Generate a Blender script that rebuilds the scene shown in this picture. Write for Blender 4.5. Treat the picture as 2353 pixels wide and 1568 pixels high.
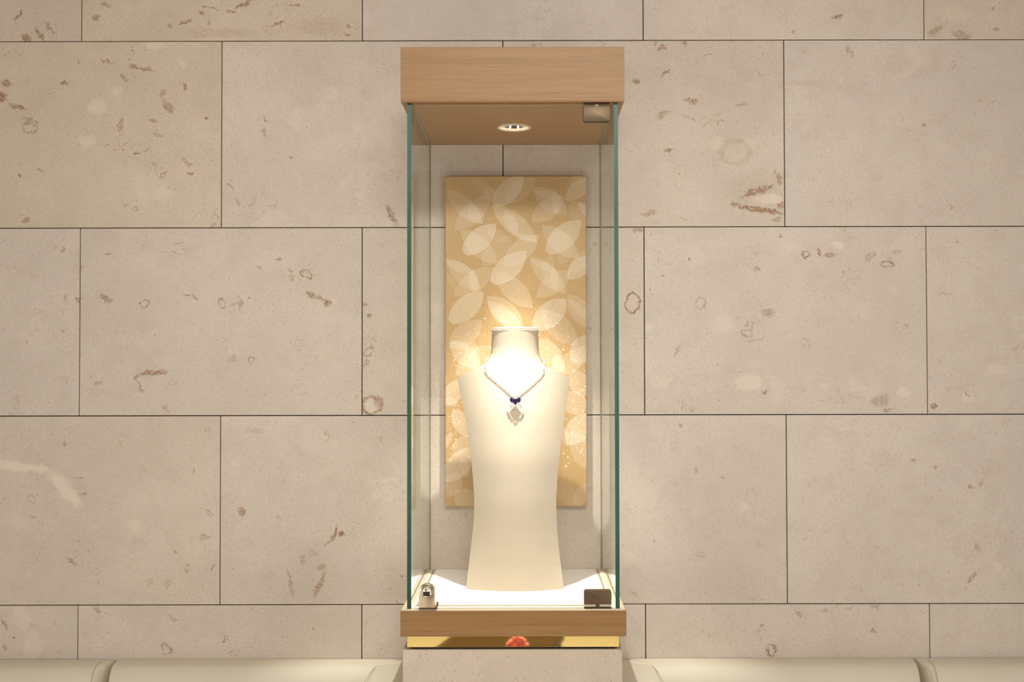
import bpy, bmesh, math, random
import numpy as np
from mathutils import Vector, Matrix
random.seed(7)
S = bpy.context.scene
for o in list(bpy.data.objects): bpy.data.objects.remove(o)
COL = S.collection

# ------------------------------------------------------------------ camera
F, PI_, YA, RO, SX = 2758.488, 0.02242, 0.00036, 0.00194, 36.229
CAM = np.array([0.063636, -3.059222, 1.500666])
def ray(u, v):                                   # viewing direction of a photograph pixel, used once while building
    X = (u-1176.5-SX)/F; Z = (784-v)/F
    c, s = math.cos(-RO), math.sin(-RO); x, z = c*X-s*Z, s*X+c*Z
    c, s = math.cos(PI_), math.sin(PI_); y2, z2 = c-s*z, s+c*z
    c, s = math.cos(YA), math.sin(YA); return np.array([c*x-s*y2, s*x+c*y2, z2])
def ony(u, v, y=0.0):
    d = ray(u, v); return CAM+d*(y-CAM[1])/d[1]
cd = bpy.data.cameras.new('camera'); cam = bpy.data.objects.new('camera', cd); COL.objects.link(cam)
cd.sensor_width = 36; cd.lens = F/2353*36; cd.shift_x = -SX/2353; cd.clip_start = .05
fw = np.array([-math.sin(YA)*math.cos(PI_), math.cos(YA)*math.cos(PI_), math.sin(PI_)])
rt0 = np.array([math.cos(YA), math.sin(YA), 0]); up0 = np.cross(rt0, fw)
c, s = math.cos(RO), math.sin(RO)
rt = c*rt0-s*up0; up = s*rt0+c*up0
cam.matrix_world = Matrix(((rt[0], up[0], -fw[0], CAM[0]), (rt[1], up[1], -fw[1], CAM[1]), (rt[2], up[2], -fw[2], CAM[2]), (0, 0, 0, 1)))
S.camera = cam

# ------------------------------------------------------------------ light and exposure
S.view_settings.view_transform = 'Standard'; S.view_settings.look = 'None'
S.view_settings.exposure = 0.68; S.view_settings.gamma = 1.0; S.view_settings.use_curve_mapping = False
S.cycles.max_bounces = 14; S.cycles.diffuse_bounces = 6; S.cycles.adaptive_threshold = .05; S.cycles.adaptive_min_samples = 20; S.cycles.transparent_max_bounces = 40; S.cycles.transmission_bounces = 12
wd = bpy.data.worlds.new('world'); S.world = wd; wd.use_nodes = True
bg = wd.node_tree.nodes['Background']; bg.inputs[0].default_value = (1, .99, .985, 1); bg.inputs[1].default_value = .15
LX, LY, ZL = .031, -.2315, 2.0697                 # the vitrine downlight
def spot(name, loc, aim, power, size, blend, rad, col):
    l = bpy.data.lights.new(name, 'SPOT'); l.energy = power; l.spot_size = math.radians(size); l.spot_blend = blend
    l.shadow_soft_size = rad; l.color = col
    o = bpy.data.objects.new(name, l); COL.objects.link(o); o.location = loc
    o.rotation_euler = (Vector(aim)-Vector(loc)).to_track_quat('-Z', 'Y').to_euler(); return o
def area(name, loc, aim, power, sx, sy, col):
    l = bpy.data.lights.new(name, 'AREA'); l.shape = 'RECTANGLE'; l.size = sx; l.size_y = sy; l.energy = power; l.color = col
    o = bpy.data.objects.new(name, l); COL.objects.link(o); o.location = loc
    o.rotation_euler = (Vector(aim)-Vector(loc)).to_track_quat('-Z', 'Y').to_euler(); return o
spot('vitrine_beam', (LX, LY, ZL+.026), (LX, LY-.012, 1.0), 49, 56, .6, .009, (1, .965, .895))
area('ceiling_light', (.35, -2.9, 2.94), (.05, 0, 1.45), 5.2, 1.6, .25, (1, .975, .96)).data.spread = math.radians(64)
spot('room_downlight', (0, -3.3, 2.95), (0, -3.3, 0), 400, 88, .5, .15, (1, .99, 1.0))

area('side_fill', (-2.9, -4.6, .95), (.15, 0, 1.75), 20, 1.2, 1.2, (1, .972, .955))  # pair of added low fills that brighten the case interior, no known lamps
area('side_fill', (2.9, -4.6, .95), (-.05, 0, 1.75), 22, 1.2, 1.2, (1, .972, .955))

# ------------------------------------------------------------------ helpers
def lin(r, g, b):
    f = lambda c: (c/255/12.92 if c/255 <= .04045 else ((c/255+.055)/1.055)**2.4)
    return (f(r), f(g), f(b), 1)
class NT:
    def __init__(self, tree): self.t = tree
    def n(self, typ, ins=None, **props):
        nd = self.t.nodes.new(typ)
        for k, v in props.items(): setattr(nd, k, v)
        for k, v in (ins or {}).items():
            if hasattr(v, 'is_linked'): self.t.links.new(v, nd.inputs[k])
            else: nd.inputs[k].default_value = v
        return nd
    def m(self, op, a, b=None, c=None, clamp=False):
        ins = {0: a}
        if b is not None: ins[1] = b
        if c is not None: ins[2] = c
        return self.n('ShaderNodeMath', ins, operation=op, use_clamp=clamp).outputs[0]
    def v(self, op, a, b=None):
        ins = {0: a}
        if b is not None: ins[1] = b
        nd = self.n('ShaderNodeVectorMath', ins, operation=op)
        return nd.outputs[1] if op in ('DOT_PRODUCT', 'LENGTH') else nd.outputs[0]
    def mapr(self, x, a, b, c=0.0, d=1.0, smooth=True):
        return self.n('ShaderNodeMapRange', {0: x, 1: a, 2: b, 3: c, 4: d}, interpolation_type='SMOOTHSTEP' if smooth else 'LINEAR').outputs[0]
    def mix(self, f, a, b, blend='MIX'):
        nd = self.n('ShaderNodeMix', {0: f, 6: a, 7: b}, data_type='RGBA', blend_type=blend); return nd.outputs[2]
    def noise(self, vec, scale, detail=2.0, rough=.5, dist=0.0, col=False):
        nd = self.n('ShaderNodeTexNoise', {'Vector': vec, 'Scale': scale, 'Detail': detail, 'Roughness': rough, 'Distortion': dist})
        return nd.outputs['Color'] if col else nd.outputs['Fac']
    def pos(self): return self.n('ShaderNodeNewGeometry').outputs['Position']
def newmat(name):
    m = bpy.data.materials.new(name); m.use_nodes = True; nt = m.node_tree
    b = nt.nodes['Principled BSDF']; return m, NT(nt), b
def simple(name, col, rough=.5, metal=0.0, bump=None, spec=None, **kw):
    m, N, b = newmat(name)
    b.inputs['Base Color'].default_value = col; b.inputs['Roughness'].default_value = rough; b.inputs['Metallic'].default_value = metal
    if spec is not None: b.inputs['Specular IOR Level'].default_value = spec
    for k, v in kw.items(): b.inputs[k].default_value = v
    # every surface keeps a little procedural variation
    f = N.noise(N.pos(), 60.0, 3.0)
    c = N.mix(f, tuple(x*.94 for x in col[:3])+(1,), tuple(min(1, x*1.05) for x in col[:3])+(1,))
    N.t.links.new(c, b.inputs['Base Color'])
    if bump:
        h = N.noise(N.pos(), bump[0], 3.0)
        bp = N.n('ShaderNodeBump', {'Height': h, 'Strength': bump[1], 'Distance': bump[2]})
        N.t.links.new(bp.outputs[0], b.inputs['Normal'])
    return m
def link_mesh(name, bm, mat, smooth=False):
    me = bpy.data.meshes.new(name); bm.normal_update(); bm.to_mesh(me); bm.free()
    for mm in (mat if isinstance(mat, (list, tuple)) else [mat]): me.materials.append(mm)
    if smooth:
        me.polygons.foreach_set('use_smooth', [True]*len(me.polygons))
        if smooth != 'all': me.set_sharp_from_angle(angle=math.radians(smooth if not isinstance(smooth, bool) else 40))
    o = bpy.data.objects.new(name, me); COL.objects.link(o); return o
def obj(name, bm, mat, parent=None, smooth=False):
    """mesh written in world coordinates, parented without moving"""
    o = link_mesh(name, bm, mat, smooth)
    if parent is not None:
        o.parent = parent
        o.matrix_parent_inverse = WORLD[parent.name].inverted()
    WORLD[o.name] = Matrix.Identity(4)
    return o
WORLD = {}
def thing(name, label, cat, loc, group=None):
    o = bpy.data.objects.new(name, None); COL.objects.link(o); o.location = loc; o.empty_display_size = .05
    WORLD[o.name] = Matrix.Translation(Vector(loc))
    o['label'] = label; o['category'] = cat
    if group: o['group'] = group
    return o
def box(bm, x0, x1, y0, y1, z0, z1, bev=0.0, seg=1, mi=0):
    vs = [bm.verts.new((x, y, z)) for x in (x0, x1) for y in (y0, y1) for z in (z0, z1)]
    fs = [(0, 1, 3, 2), (4, 6, 7, 5), (0, 4, 5, 1), (2, 3, 7, 6), (0, 2, 6, 4), (1, 5, 7, 3)]
    faces = [bm.faces.new([vs[i] for i in f]) for f in fs]
    for f in faces: f.material_index = mi
    if bev:
        es = list({e for f in faces for e in f.edges})
        bmesh.ops.bevel(bm, geom=es, offset=bev, segments=seg, profile=.5, affect='EDGES')
    return faces
def bx(*a, **k):
    bm = bmesh.new(); box(bm, *a, **k); return bm
def lathe(prof, n=48, c=(0, 0, 0), sx=1.0, sy=1.0, close=False):
    """profile (r,z) turned about the vertical"""
    bm = bmesh.new(); rings = []
    for r, z in prof:
        if r < 1e-6: rings.append([bm.verts.new((c[0], c[1], c[2]+z))])
        else: rings.append([bm.verts.new((c[0]+r*sx*math.cos(2*math.pi*i/n), c[1]+r*sy*math.sin(2*math.pi*i/n), c[2]+z)) for i in range(n)])
    pairs = list(zip(rings, rings[1:]))+([(rings[-1], rings[0])] if close else [])
    for a, b in pairs:
        for i in range(n):
            j = (i+1) % n
            q = [a[i % len(a)], a[j % len(a)], b[j % len(b)], b[i % len(b)]]
            q = list(dict.fromkeys(q))
            if len(q) > 2: bm.faces.new(q)
    bmesh.ops.recalc_face_normals(bm, faces=bm.faces); return bm
def prism(outline, y0, y1, bev=0.0):
    """outline in (x,z), pushed from y0 to y1"""
    bm = bmesh.new()
    a = [bm.verts.new((x, y0, z)) for x, z in outline]; b = [bm.verts.new((x, y1, z)) for x, z in outline]
    n = len(a); f0 = bm.faces.new(a); bm.faces.new(b[::-1])
    for i in range(n): bm.faces.new([a[i], b[i], b[(i+1) % n], a[(i+1) % n]])
    bmesh.ops.recalc_face_normals(bm, faces=bm.faces)
    if bev:
        bm.normal_update()
        es = [e for e in bm.edges if len(e.link_faces) == 2 and e.calc_face_angle() > .8 and abs(e.verts[0].co.y-e.verts[1].co.y) < 1e-6]
        bmesh.ops.bevel(bm, geom=es, offset=bev, segments=2, profile=.5, affect='EDGES')
    return bm
def tube(pts, r, n=8):
    bm = bmesh.new(); rings = []
    P = [Vector(p) for p in pts]
    for i, p in enumerate(P):
        t = (P[min(i+1, len(P)-1)]-P[max(i-1, 0)]).normalized()
        a = t.orthogonal().normalized() if i == 0 else (rings_a-t*rings_a.dot(t)).normalized()
        rings_a = a; b = t.cross(a)
        rings.append([bm.verts.new(p+r*(a*math.cos(2*math.pi*k/n)+b*math.sin(2*math.pi*k/n))) for k in range(n)])
    for a, b in zip(rings, rings[1:]):
        for k in range(n): bm.faces.new([a[k], a[(k+1) % n], b[(k+1) % n], b[k]])
    bm.faces.new(rings[0][::-1]); bm.faces.new(rings[-1])
    bmesh.ops.recalc_face_normals(bm, faces=bm.faces); return bm

# ------------------------------------------------------------------ stone
STONE = lin(214, 195, 171)
def stone_group():
    g = bpy.data.node_groups.new('limestone', 'ShaderNodeTree')
    for nm, ty in (('Vector', 'NodeSocketVector'), ('Info', 'NodeSocketColor'), ('Brown', 'NodeSocketFloat'), ('White', 'NodeSocketFloat')):
        g.interface.new_socket(nm, in_out='INPUT', socket_type=ty)
    for nm, ty in (('Color', 'NodeSocketColor'), ('Height', 'NodeSocketFloat')):
        g.interface.new_socket(nm, in_out='OUTPUT', socket_type=ty)
    N = NT(g); gi = N.n('NodeGroupInput'); go = N.n('NodeGroupOutput')
    sep = N.n('ShaderNodeSeparateColor', {0: gi.outputs['Info']}); dens, tint, seed = sep.outputs[0], sep.outputs[1], sep.outputs[2]
    off = N.n('ShaderNodeCombineXYZ', {0: N.m('MULTIPLY', seed, 37.0), 1: N.m('MULTIPLY', seed, 91.0), 2: N.m('MULTIPLY', seed, 53.0)}).outputs[0]
    P = N.v('ADD', gi.outputs['Vector'], off)
    warp = N.v('MULTIPLY', N.v('SUBTRACT', N.noise(P, 55.0, 2.0, col=True), (.5, .5, .5)), (.016, .016, .016))
    Pw = N.v('ADD', P, warp)
    big = N.noise(P, 3.2, 3.0, .6); mid = N.noise(Pw, 17.0, 3.0, .6); fine = N.noise(P, 420.0, 2.0, .6); cl = N.noise(P, 6.0, 2.0)
    base = N.mix(tint, lin(210, 199, 187), lin(207, 192, 167))
    base = N.mix(N.mapr(big, .35, .65), base, N.mix(tint, lin(217, 206, 193), lin(216, 201, 178)))
    base = N.mix(N.m('MULTIPLY', N.mapr(mid, .44, .70), .35), base, lin(200, 186, 169))
    base = N.mix(N.m('MULTIPLY', N.mapr(fine, .30, .70), .24), base, lin(190, 172, 152))
    gr = N.noise(Pw, 130.0, 3.0, .65)
    base = N.mix(N.m('MULTIPLY', N.mapr(gr, .46, .72), .22), base, lin(184, 163, 140))
    # whitish soft clouds and grains
    wv = N.noise(Pw, 9.0, 2.0, .5, .4)
    base = N.mix(N.m('MULTIPLY', N.mapr(wv, .64, .74), .30), base, lin(228, 214, 198))
    sx_ = N.n('ShaderNodeSeparateXYZ', {0: Pw}); p2 = N.n('ShaderNodeCombineXYZ', {0: sx_.outputs[0], 1: sx_.outputs[2], 2: 0.0}).outputs[0]
    vg = N.n('ShaderNodeTexVoronoi', {'Vector': p2, 'Scale': 130.0}, voronoi_dimensions='2D')
    wr = N.n('ShaderNodeSeparateColor', {0: vg.outputs['Color']})
    wg = N.m('MULTIPLY', N.mapr(vg.outputs['Distance'], .30, .14), N.m('GREATER_THAN', wr.outputs[0], .90))
    base = N.mix(N.m('MULTIPLY', wg, .28), base, lin(232, 220, 205))
    # short brown flecks in three directions, thicker where the stone is shelly
    dm = N.m('ADD', N.mapr(cl, .35, .70, -.07, .10), N.m('MULTIPLY', dens, .12))
    tot = None
    for ang, sc, st, th in ((35, 88, 2.7, .06), (-48, 70, 3.1, .07), (80, 105, 2.5, .07), (10, 165, 1.7, .13)):
        a = math.radians(ang)
        u = N.v('DOT_PRODUCT', Pw, (math.cos(a), 0, math.sin(a))); w = N.v('DOT_PRODUCT', Pw, (-math.sin(a), 0, math.cos(a)))
        q = N.n('ShaderNodeCombineXYZ', {0: u, 1: N.m('MULTIPLY', w, st), 2: 0.0}).outputs[0]
        vo = N.n('ShaderNodeTexVoronoi', {'Vector': q, 'Scale': float(sc), 'Randomness': 1.0}, voronoi_dimensions='2D')
        r = N.n('ShaderNodeSeparateColor', {0: vo.outputs['Color']})
        sel = N.m('GREATER_THAN', N.m('ADD', r.outputs[0], dm), 1.0-th)
        mk = N.m('MULTIPLY', N.mapr(vo.outputs['Distance'], N.m('MULTIPLY_ADD', N.m('POWER', r.outputs[1], 2.0), .20, .09), .03), sel)
        mk = N.m('MULTIPLY', mk, N.mapr(r.outputs[2], 0, 1, .25, 1.0))
        tot = mk if tot is None else N.m('MAXIMUM', tot, mk)
    base = N.mix(N.m('MULTIPLY', tot, .74), base, lin(142, 105, 69))
    # curled shell outlines
    sh = N.noise(Pw, 24.0, 1.0, .5, 1.2)
    ridge = N.mapr(N.m('ABSOLUTE', N.m('SUBTRACT', sh, .52)), .016, .004)
    gate = N.m('MULTIPLY', N.mapr(N.noise(P, 14.0, 1.0), .60, .68), N.m('ADD', dens, .25))
    base = N.mix(N.m('MULTIPLY', N.m('MULTIPLY', ridge, gate), .6), base, lin(158, 122, 86))
    # the large marks of this slab
    base = N.mix(gi.outputs['White'], base, lin(226, 211, 193))
    st = N.noise(Pw, 190.0, 3.0, .65)
    br = N.m('MULTIPLY', gi.outputs['Brown'], N.mapr(st, .32, .62, .25, 1.0))
    base = N.mix(N.m('MULTIPLY', br, 1.15, clamp=True), base, lin(150, 110, 75))
    g.links.new(base, go.inputs['Color'])
    h = N.m('SUBTRACT', N.m('MULTIPLY', fine, .25), N.m('ADD', N.m('MULTIPLY', tot, .6), N.m('MULTIPLY', N.mapr(N.noise(Pw, 70.0, 2.0), .66, .76), .8)))
    g.links.new(h, go.inputs['Height'])
    return g
def mark_group():
    g = bpy.data.node_groups.new('shell_mark', 'ShaderNodeTree')
    for nm, ty in (('P', 'NodeSocketVector'), ('C', 'NodeSocketVector'), ('U', 'NodeSocketVector'), ('V', 'NodeSocketVector'), ('Ring', 'NodeSocketFloat'), ('Amp', 'NodeSocketFloat')):
        g.interface.new_socket(nm, in_out='INPUT', socket_type=ty)
    g.interface.new_socket('Mask', in_out='OUTPUT', socket_type='NodeSocketFloat')
    N = NT(g); gi = N.n('NodeGroupInput'); go = N.n('NodeGroupOutput')
    d = N.v('SUBTRACT', gi.outputs[0], gi.outputs[1])
    u = N.v('DOT_PRODUCT', d, gi.outputs[2]); v = N.v('DOT_PRODUCT', d, gi.outputs[3])
    r = N.m('SQRT', N.m('ADD', N.m('MULTIPLY', u, u), N.m('MULTIPLY', v, v)))
    blob = N.mapr(r, 1.15, .55)
    ring = N.mapr(N.m('ABSOLUTE', N.m('SUBTRACT', r, .85)), .26, .05)
    mk = N.n('ShaderNodeMix', {0: gi.outputs[4], 2: blob, 3: ring}, data_type='FLOAT').outputs[0]
    g.links.new(N.m('MULTIPLY', mk, gi.outputs[5]), go.inputs[0]); return g
G_STONE, G_MARK = stone_group(), mark_group()
def stone_mat(name, marks):
    m, N, b = newmat(name)
    P = N.pos(); info = N.n('ShaderNodeObjectInfo').outputs['Color']
    wp = N.v('ADD', P, N.v('MULTIPLY', N.v('SUBTRACT', N.noise(P, 42.0, 4.0, .65, col=True), (.5, .5, .5)), (.034, 0, .034)))
    acc = {'b': None, 'w': None}
    for (k, u, v, L, W, ang, amp) in marks:
        p = ony(u, v); px = .00111
        a = math.radians(ang); c, s_ = math.cos(a), -math.sin(a)          # picture y runs down
        nd = N.n('ShaderNodeGroup', {}, node_tree=G_MARK)
        N.t.links.new(wp, nd.inputs[0]); nd.inputs[1].default_value = (p[0], 0, p[2])
        nd.inputs[2].default_value = (c/(L*px), 0, s_/(L*px)); nd.inputs[3].default_value = (-s_/(W*px), 0, c/(W*px))
        nd.inputs[4].default_value = 1.0 if k in 'r' else 0.0; nd.inputs[5].default_value = amp
        kk = 'w' if k == 'w' else 'b'
        acc[kk] = nd.outputs[0] if acc[kk] is None else N.m('MAXIMUM', acc[kk], nd.outputs[0])
    g = N.n('ShaderNodeGroup', {}, node_tree=G_STONE)
    N.t.links.new(P, g.inputs[0]); N.t.links.new(info, g.inputs[1])
    for i, kk in ((2, 'b'), (3, 'w')):
        if acc[kk] is not None: N.t.links.new(acc[kk], g.inputs[i])
    N.t.links.new(g.outputs[0], b.inputs['Base Color'])
    bp = N.n('ShaderNodeBump', {'Height': g.outputs[1], 'Strength': .35, 'Distance': .0012}); N.t.links.new(bp.outputs[0], b.inputs['Normal'])
    b.inputs['Roughness'].default_value = .55; b.inputs['Specular IOR Level'].default_value = .25
    return m
# marks seen in the slabs: kind (b brown, r brown ring, w white), pixel, half length, half width, tilt, strength
MARKS = [
 ('b',44,36,18,5,-60,.7),('b',60,86,15,10,10,.8),('b',92,82,24,5,60,.7),('b',116,66,28,3.5,50,.6),
 ('b',245,10,14,5,20,.6),('b',222,40,11,7,0,.7),('b',480,15,28,3,15,.6),('b',560,10,22,6,-30,.8),('b',465,28,9,5,0,.7),('b',425,48,17,4,-25,.8),('b',392,60,10,4,0,.7),('b',675,14,22,2.6,0,.7),('b',530,28,14,5,0,.6),('b',800,80,9,4,10,.7),('b',800,60,7,4,0,.8),('b',645,52,8,3,0,.6),('b',500,75,90,14,0,.22),('b',730,60,60,22,0,.2),
 ('b',325,158,32,4.5,14,.75),('b',245,141,18,5,14,.65),('b',285,180,16,6,35,.55),('b',180,140,10,3,70,.6),('b',148,190,11,4,10,.8),('b',12,192,14,9,0,.7),('b',6,225,13,10,0,.9),('b',42,246,24,7,15,.8),('b',374,214,15,10,-60,.55),('b',385,244,22,10,60,.65),('b',425,200,13,5,80,.7),('b',277,285,23,9,-70,.5),('b',362,308,16,6,20,.35),('b',68,285,17,4,20,.6),('b',340,345,11,4,-60,.5),('b',315,352,7,3,0,.9),('b',43,405,8,4,90,.8),('b',92,392,8,4,20,.7),('b',437,398,7,5,0,.9),('b',428,372,18,6,25,.55),('b',350,278,8,6,0,.6),('b',475,274,7,4,30,.8),('r',70,290,18,16,0,.5),('b',490,518,10,5,0,.6),('b',60,508,10,6,0,.7),
 ('w',222,245,26,19,0,.6),('w',200,325,26,15,0,.5),('w',355,103,24,10,0,.6),('w',270,210,15,13,0,.5),('w',378,442,26,16,0,.4),('w',420,146,14,8,40,.5),
 ('b',900,495,30,7,65,.75),('b',610,275,13,3.5,75,.6),('b',608,305,12,3,100,.6),('b',545,465,13,4,70,.5),('b',530,430,15,2.5,60,.5),('b',628,474,10,4,0,.4),('b',668,364,6,3,20,.7),('w',760,215,20,19,0,.5),('w',820,290,16,14,0,.3),
 ('b',1530,167,16,4,-45,.75),('b',1462,187,13,7,0,.75),('b',1520,110,14,6,-15,.7),('b',1573,100,12,6,90,.6),('b',1590,231,22,7,5,.7),('b',1527,262,20,9,-30,.5),('b',1582,270,14,3,30,.5),('b',1705,240,18,5,0,.45),('b',1535,347,9,3,0,.7),('b',1492,490,22,7,-10,.55),
 ('b',1738,440,48,9,-22,.8),('b',1790,412,18,7,80,.6),('b',1745,482,62,8,8,.9),('b',1690,470,18,7,10,.75),('b',1793,472,12,9,0,.85),('b',1730,430,70,40,-10,.15),('w',1765,458,42,11,0,.7),('r',1690,350,38,32,0,.22),('w',1650,332,20,16,0,.35),('w',1720,330,18,14,0,.35),('b',1785,505,12,7,0,.5),
 ('b',1950,112,12,5,100,.5),('b',1957,125,10,4,80,.5),('b',2122,288,6,4,0,.8),('b',2185,475,8,4,60,.5),('b',1925,39,14,7,-25,.85),('b',1822,72,4,6,0,.6),('b',1850,190,40,10,0,.15),
 ('b',2150,70,24,10,-30,.5),('b',2210,80,28,10,10,.5),('b',2290,70,8,6,60,.6),('w',2190,30,40,20,0,.3),('b',2285,20,5,5,0,.6),
 ('b',145,575,5,10,20,.5),('b',60,785,4,4,0,.7),('b',150,680,10,2.5,90,.5),('b',180,690,10,8,0,.6),('b',145,760,6,6,0,.4),
 ('b',243,687,19,9,20,.65),('b',715,678,15,7,15,.75),('b',735,688,12,6,30,.7),('b',752,695,12,9,0,.8),('r',703,632,14,9,20,.8),('b',640,595,11,3.5,5,.8),('r',332,700,12,9,0,.7),('b',430,680,9,4,0,.6),('b',447,682,11,4,50,.6),('r',510,697,8,11,0,.7),('b',250,581,10,3,0,.6),('b',410,561,9,3,0,.6),('b',350,857,40,5.5,-6,.75),('b',313,868,9,5,-50,.7),('b',322,888,22,2.6,60,.6),('b',535,827,14,9,0,.35),('r',577,827,9,8,0,.6),('b',595,615,8,5,0,.5),('b',666,622,8,4,20,.6),('b',570,683,6,5,0,.6),('b',540,700,10,4,0,.3),('b',225,880,10,6,0,.4),
 ('r',855,931,25,23,0,.75),('b',872,925,12,16,60,.6),('r',848,808,12,12,0,.75),('b',850,728,7,6,0,.8),('b',838,698,7,6,0,.7),('b',840,836,12,5,-40,.5),('r',1453,697,16,26,0,.8),('b',1470,705,7,5,30,.8),('w',855,934,18,16,0,.4),
 ('r',1851,586,10,9,0,.9),('b',1880,580,12,5,50,.8),('b',1905,586,13,6,0,.65),('b',1998,592,20,8,-35,.4),('r',2040,606,16,9,0,.9),('b',1742,619,9,7,0,.6),('b',1765,719,17,11,0,.5),('r',1610,697,13,13,0,.5),('r',1717,765,13,9,0,.5),('b',1556,808,15,7,-60,.4),('b',2022,921,24,16,0,.45),('b',2040,942,13,4,0,.6),('b',1524,633,6,4,-40,.6),('b',1938,626,4,3,-60,.9),('b',1586,599,4,3,0,.7),('b',1758,901,7,3,0,.7),('b',1464,530,12,8,0,.6),('b',2060,580,14,7,0,.4),('b',1735,781,22,2,-10,.6),('b',1795,543,4,6,0,.7),
 ('w',1722,880,36,23,0,.6),('w',1660,745,30,24,0,.45),('w',2078,902,20,14,0,.6),('w',1927,565,17,11,0,.7),('w',1815,570,30,12,0,.3),('w',1895,890,10,10,0,.5),('w',1492,750,12,12,0,.5),
 ('b',2146,935,11,6,50,.8),('b',2225,908,7,4,30,.6),('w',2290,850,28,16,0,.45),('w',2225,915,16,14,0,.4),('b',2200,552,7,5,60,.4),
 ('w',50,1073,80,12,6,.9),('w',150,1125,58,18,48,.9),('b',167,1290,16,5,40,.6),('r',72,1145,10,8,0,.6),('b',75,1188,11,4,20,.5),('r',480,1180,10,5,60,.8),('b',470,1236,14,9,0,.4),('b',403,1271,7,4,0,.6),('r',430,1305,6,10,20,.7),('b',490,1303,9,2,-70,.8),('b',192,1136,8,5,0,.6),('b',148,1023,7,3,60,.5),('w',308,1207,18,14,0,.5),('r',478,988,7,5,0,.6),('b',183,1098,16,2,0,.5),
 ('b',557,1177,14,8,70,.65),('b',768,1227,24,5,-65,.85),('b',754,1250,14,4,-45,.5),('b',786,1227,10,6,0,.9),('b',697,1285,12,7,90,.5),('b',638,1190,9,5,0,.35),('b',668,1340,38,5,78,.5),('b',735,1342,36,7,-66,.55),('b',740,1303,10,8,0,.5),('b',720,1270,16,8,20,.3),('b',583,990,22,8,15,.2),('w',895,1103,28,5,-10,.5),('b',538,1308,6,3,-50,.5),
 ('b',1600,1080,11,5,70,.45),('b',1562,979,6,6,0,.5),('b',1660,1098,6,4,0,.4),('r',1611,1275,6,6,0,.5),('b',1502,1243,6,3,50,.6),
 ('b',2235,1325,18,7,-40,.55),('b',2246,1260,14,6,70,.4),('b',2256,1110,14,4,-60,.35),('b',2100,1057,7,4,-40,.6),('b',2150,1072,6,5,0,.5),('b',2230,1118,4,3,0,.8),('w',2295,1300,14,12,0,.4),('w',1710,1165,12,12,0,.4),
 ('w',50,1420,20,40,-15,.5),('w',75,1480,26,40,0,.45),('b',10,1432,20,3.5,70,.6),('b',34,1470,5,3,-30,.8),('b',12,1490,6,10,0,.5),
 ('b',225,1402,11,5,60,.5),('r',518,1471,6,6,0,1.),('r',382,1492,16,10,50,.6),('b',395,1422,14,6,40,.5),('r',538,1502,12,8,0,.4),('b',722,1446,3,3,0,.7),
 ('r',1773,1496,12,15,0,.75),('b',1836,1411,10,8,0,.5),('b',1896,1405,11,6,0,.3),('b',2006,1450,6,9,0,.6),('b',1750,1440,5,3,-40,.7),('b',1710,1450,8,4,30,.4),('b',2010,1395,14,4,0,.5),
]
DARK = simple('joint_backing', (.02, .018, .015, 1), .9)  # dark backing behind the open joints
wall = obj('wall_back', bx(-3.6, 3.6, .013, .15, 0, 3.0), DARK); wall['kind'] = 'structure'
H, Wt, Z0 = .47977, .72, 2.34
DENS = {(0, -1): (.9, .75), (0, -2): (.5, .5), (1, -2): (.85, .75), (1, -1): (.35, .15), (1, 0): (.8, .35), (1, 1): (.3, 0.), (0, 0): (.15, 0.), (0, 1): (.2, .05), (0, 2): (.6, .5),
        (2, -2): (.4, .05), (2, -1): (.55, .25), (2, 0): (.6, .3), (2, 1): (.5, .15), (2, 2): (.35, .05), (3, -2): (.6, .45), (3, -1): (.3, .25), (3, 0): (.3, .1), (3, 1): (.25, 0.), (4, -1): (.4, .25), (4, 0): (.2, .1), (4, 1): (.4, .1), (4, 2): (.2, 0.), (4, -2): (.4, .3)}
def slab_at(x, z):
    k = math.floor((Z0-z)/H)+1
    i = math.floor(x/Wt+(.5 if k % 2 == 0 else 0))
    return k, i
by = {}
for mk in MARKS:
    p = ony(mk[1], mk[2]); by.setdefault(slab_at(p[0], p[2]), []).append(mk)
PLAIN = stone_mat('limestone_plain', [])
J = .0012
rng = random.Random(3)
for k in range(-0, 7):
    zt, zb_ = Z0-(k-1)*H, Z0-k*H
    zb_ = max(zb_, .0)
    for i in range(-4, 5):
        x0 = i*Wt-(Wt/2 if k % 2 == 0 else 0); x1 = x0+Wt
        if x0 > 2.3 or x1 < -2.3: continue
        bm = bmesh.new(); d = rng.uniform(-.0006, .0006)
        box(bm, x0+J, x1-J, d, .014, zb_+J, min(zt, 3.0)-J, bev=.0006, seg=1)
        t = obj('stone_tile', bm, stone_mat('limestone_slab', by[(k, i)]) if (k, i) in by else PLAIN, wall)
        de, ti = DENS.get((k, i), (.3, .15))
        t.color = (de, ti, rng.random(), 1)
# floor and ceiling of the room
fl = obj('floor', bx(-4, 4, -7, .15, -.1, 0), simple('floor_stone', lin(212, 202, 187), .35)); fl['kind'] = 'structure'
wf = obj('wall_front', bx(-4, 4, -7.1, -7.0, 0, 3.0), simple('brown_panelling', lin(128, 104, 78), .6)); wf['kind'] = 'structure'
ce = obj('ceiling', bx(-4, 4, -7, .15, 3.0, 3.1), simple('ceiling_plaster', lin(228, 222, 212), .9)); ce['kind'] = 'structure'

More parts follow.
